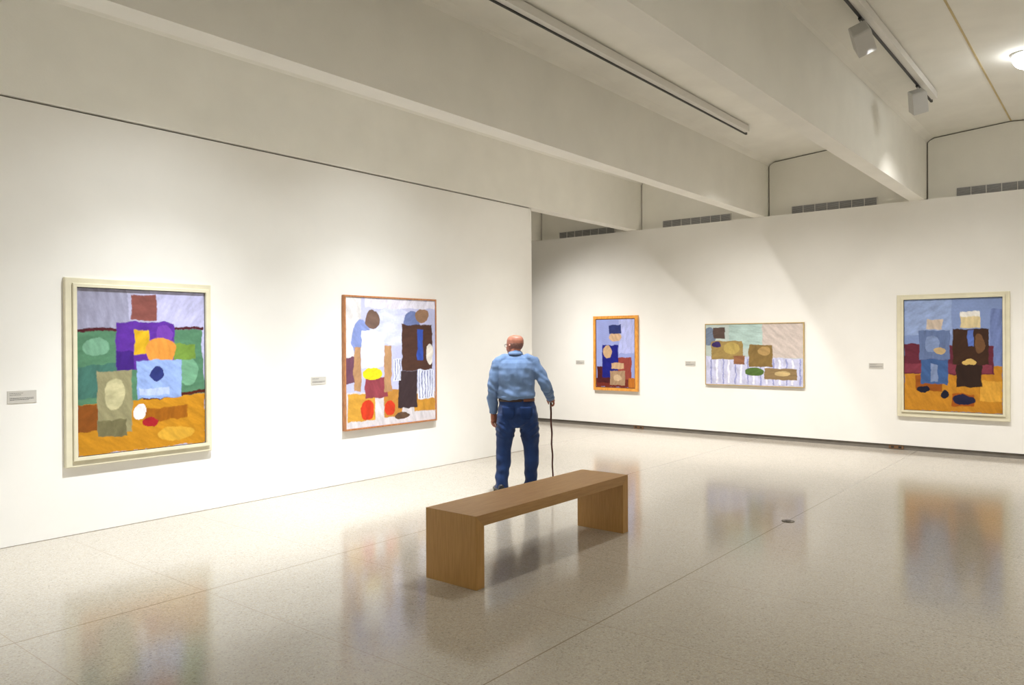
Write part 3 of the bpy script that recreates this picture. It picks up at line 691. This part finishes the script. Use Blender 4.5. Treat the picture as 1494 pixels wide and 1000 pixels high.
# shirt
def wr(p, f, s): return mnoise.noise(Vector((p.x*f[0]+s, p.y*f[1], p.z*f[2])))
sh = bmesh.new()
st = [(1.000, .172, .122, .030, -.005), (1.012, .190, .135, .030, -.006), (1.035, .202, .150, .030, -.008), (1.07, .202, .150, .030, -.01), (1.15, .198, .142, .028, -.012), (1.25, .202, .142, .028, -.014),
      (1.34, .212, .135, .029, -.012), (1.395, .212, .118, .029, -.005), (1.425, .185, .098, .027, .0), (1.455, .130, .084, .025, .006), (1.475, .086, .072, .024, .012), (1.488, .066, .064, .024, .014)]
loft(sh, [((cx, cy, z), rx, ry, XA, YA) for z, rx, ry, cx, cy in st], 44)
tube(sh, [(.024, .012, 1.460), (.023, .018, 1.490), (.022, .024, 1.508)], [.074, .069, .067], 28, cap=False)   # collar stand
tube(sh, [(-.09, -.006, 1.43), (-.168, -.004, 1.385)], [.062, .068], 20); tube(sh, [(.15, -.006, 1.43), (.222, -.004, 1.385)], [.062, .068], 20)
p, q = smoothpts([(-.160, -.003, 1.385), (-.195, -.012, 1.25), EL_L, (-.222, .015, .99), (-.219, .045, .905), (-.218, .052, .872)], [.073, .067, .058, .052, .044, .041]); tube(sh, p, q, 24)
tube(sh, [(-.2185, .050, .900), (-.218, .058, .848)], [.043, .044], 24, cap=False)
p, q = smoothpts([(.218, -.003, 1.385), (.285, -.030, 1.265), EL_R, (.365, .035, 1.085), (.392, .115, 1.030), (.398, .137, 1.016)], [.074, .068, .062, .056, .045, .042]); tube(sh, p, q, 24)
dv = Vector((.398, .137, 1.016)); dd = (Vector(WR_R)-dv).normalized(); tube(sh, [dv-dd*.015, dv+dd*.026], [.042, .043], 24, cap=False)
def shirt_disp(p, n):
    d = .011*wr(p, (6, 6, 9), 3.1) + .006*wr(p, (13, 13, 18), 8.7) + .005*wr(p, (22, 8, 7), 2.2)
    if 1.02 < p.z < 1.17 and -.19 < p.x < .24:             # slack cloth gathered over the belt
        d += .008*math.sin((p.z-1.02)*38 + p.x*11 + 5*wr(p, (5, 5, 4), 1))*min(1, (1.17-p.z)*8, (p.z-1.02)*30)
    if p.z < 1.35 and abs(p.x+.28) < .12 or abs(p.x-.35) < .12: d += .003*math.sin(p.z*60 + p.x*30 + 8*wr(p, (6, 6, 4), 2))
    return d
fuse('shirt', sh, M_SHIRT, MAN, .0065, 4, shirt_disp)
bm = bmesh.new()                                            # collar leaf folded down
n = 40; ro = []
for (z, rx, ry, cy) in ((1.512, .069, .069, .025), (1.500, .074, .074, .021), (1.478, .083, .080, .014)):
    ro.append([bm.verts.new((.023+rx*math.cos(R(118)+R(304)*i/n), cy+ry*math.sin(R(118)+R(304)*i/n), z)) for i in range(n+1)])
for a, b in zip(ro, ro[1:]):
    for i in range(n): bm.faces.new((a[i], a[i+1], b[i+1], b[i]))
co = obj('collar', bm, M_SHIRT, MAN, True); md = co.modifiers.new('thick', 'SOLIDIFY'); md.thickness = .004; md.offset = 0
# jeans
je = bmesh.new()
jt = [(.70, .10, .10, .045, .01), (.735, .17, .118, .045, .008), (.80, .206, .135, .043, .0), (.86, .212, .142, .042, -.006), (.92, .206, .138, .038, -.008), (.97, .194, .128, .034, -.006), (1.012, .186, .122, .031, -.004)]
loft(je, [((cx, cy, z), rx, ry, XA, YA) for z, rx, ry, cx, cy in jt], 40)
p, q = smoothpts([(-.068, .0, .84), (-.088, .008, .66), (-.103, .022, .51), (-.112, .008, .36), (-.122, .0, .23), (-.130, -.006, .12), (-.134, -.008, .055)], [.112, .104, .086, .079, .072, .070, .076]); tube(je, p, q, 28, cap=False)
p, q = smoothpts([(.148, .0, .84), (.170, .024, .66), (.184, .055, .51), (.188, .062, .36), (.184, .068, .23), (.181, .076, .12), (.180, .080, .060)], [.110, .104, .087, .080, .071, .068, .073]); tube(je, p, q, 28, cap=False)
def jeans_disp(p, n):
    d = .010*wr(p, (9, 9, 8), 5.5) + .006*wr(p, (18, 18, 14), 1.5)
    if p.z < .66: d += .0032*math.sin(p.z*52 + p.x*30 + 9*wr(p, (6, 6, 4), 4))*max(0, min(1, (.34-p.z)*9))
    if .60 < p.z < .76: d += .004*math.sin((p.z-abs(p.x-.045)*.8)*90)
    return d
fuse('jeans', je, M_JEANS, MAN, .007, 4, jeans_disp)
def patch_on(cx0, half, z1, z0, m, name):                   # rear pocket following the seat
    bm = bmesh.new(); rows = []
    for iz in range(8):
        z = z1+(z0-z1)*iz/7; 
        for a, b in zip(jt, jt[1:]):
            if a[0] <= z <= b[0]:
                s = (z-a[0])/(b[0]-a[0]); rx, ry, cx, cy = [a[m_]*(1-s)+b[m_]*s for m_ in (1, 2, 3, 4)]
        row = []
        hw = half*(1 if iz < 6 else 1-(iz-5)*.22)
        for ix in range(9):
            x = cx0+hw*(ix/4-1); u = max(-.98, min(.98, (x-cx)/rx))
            row.append(bm.verts.new((x, cy-(ry+.008)*math.sqrt(1-u*u), z)))
        rows.append(row)
    for a, b in zip(rows, rows[1:]):
        for i in range(8): bm.faces.new((a[i], a[i+1], b[i+1], b[i]))
    o = obj(name, bm, m, MAN, True); md = o.modifiers.new('thick', 'SOLIDIFY'); md.thickness = .006; return o
patch_on(-.055, .062, .935, .80, M_POCKET, 'rear_pocket'); patch_on(.135, .062, .935, .80, M_POCKET, 'rear_pocket')
# belt
def band(name, a0, a1, z0, z1, off, m):
    bm = bmesh.new(); n = 48; rows = []
    for z in (z0, z1):
        rows.append([bm.verts.new((.032+(.190+off)*math.cos(R(a0)+R(a1-a0)*i/n), -.005+(.126+off)*math.sin(R(a0)+R(a1-a0)*i/n), z)) for i in range(n+1)])
    for i in range(n): bm.faces.new((rows[0][i], rows[0][i+1], rows[1][i+1], rows[1][i]))
    o = obj(name, bm, m, MAN, True); md = o.modifiers.new('thick', 'SOLIDIFY'); md.thickness = .005; return o
band('belt', 0, 360, .985, 1.018, .003, M_BELT); band('belt_patch', 292, 345, .986, 1.017, .008, M_BELT2)
# shoes
def shoe(fx, fy, rz):
    ca, sa = math.cos(rz), math.sin(rz); X = Vector((ca, sa, 0)); Y = Vector((-sa, ca, 0)); o = Vector((fx, fy, 0))
    P = lambda x, y, z: o + X*x + Y*y + Vector((0, 0, z))
    bm = bmesh.new()
    prof = [(-.085, .030, .030, .075), (-.075, .034, .045, .085), (-.04, .037, .052, .09), (0, .039, .05, .09), (.05, .043, .040, .062), (.10, .048, .032, .05), (.15, .046, .028, .042), (.185, .034, .024, .036), (.20, .016, .014, .03)]
    loft(bm, [(P(0, y, .018+h/2*.95), w_, h/2+.008, X, Vector((0, 0, 1))) for y, w_, _, h in prof], 24)
    s = obj('shoe', bm, M_SHOE, MAN, True)
    bm = bmesh.new(); out = []
    for i in range(32):
        t = 2*math.pi*i/32; y = .058+.145*math.sin(t); x = .047*math.cos(t)*(1-.15*(math.sin(t) < 0)); out.append((x, y))
    A = [bm.verts.new(P(x, y, .001)) for x, y in out]; B = [bm.verts.new(P(x, y, .020)) for x, y in out]
    bm.faces.new(A[::-1]); bm.faces.new(B)
    for i in range(32): bm.faces.new((A[i], A[(i+1) % 32], B[(i+1) % 32], B[i]))
    obj('sole', bm, M_SOLE, s)
shoe(-.150, -.015, R(14)); shoe(.182, .075, R(-8))

# ------------------------------------------------------------------ walking cane (held, a thing of its own)
cane = empty('walking_cane', MAN.location, R(38.8))
bm = bmesh.new()
top = HC + Vector((-.002, .0, -.006)); tip = Vector((.432, .262, .012)); pts = []
for i in range(26):
    t = i/25; c = top.lerp(tip, t); w_ = math.sin(math.pi*min(1, t*1.05))
    pts.append(c + Vector((.004*math.sin(t*23)*w_, .004*math.cos(t*19)*w_, 0)))
tube(bm, pts, [.0098-.0022*i/25 + .0012*abs(math.sin(i*1.9)) for i in range(26)], 12, cap=False)
obj('shaft', bm, mat('dark_wood', (.075, .022, .014), .45, .4, .3, 30), cane, True)
bm = bmesh.new(); p, q = smoothpts([HC+Vector((0, -.045, .000)), HC, HC+Vector((0, .05, -.002)), HC+Vector((0, .068, -.012))], [.012, .0135, .012, .009]); tube(bm, p, q, 14)
obj('handle', bm, mat('dark_handle_wood', (.07, .022, .014), .4), cane, True)
bm = bmesh.new(); cyl(bm, tip+Vector((0, 0, -.011)), tip+Vector((0, 0, .018)), .0125, .0105, n=16); obj('rubber_tip', bm, M_BLACK, cane, True)
tag(cane, 'thin knobbly dark brown walking cane in the old man\'s right hand', 'cane')
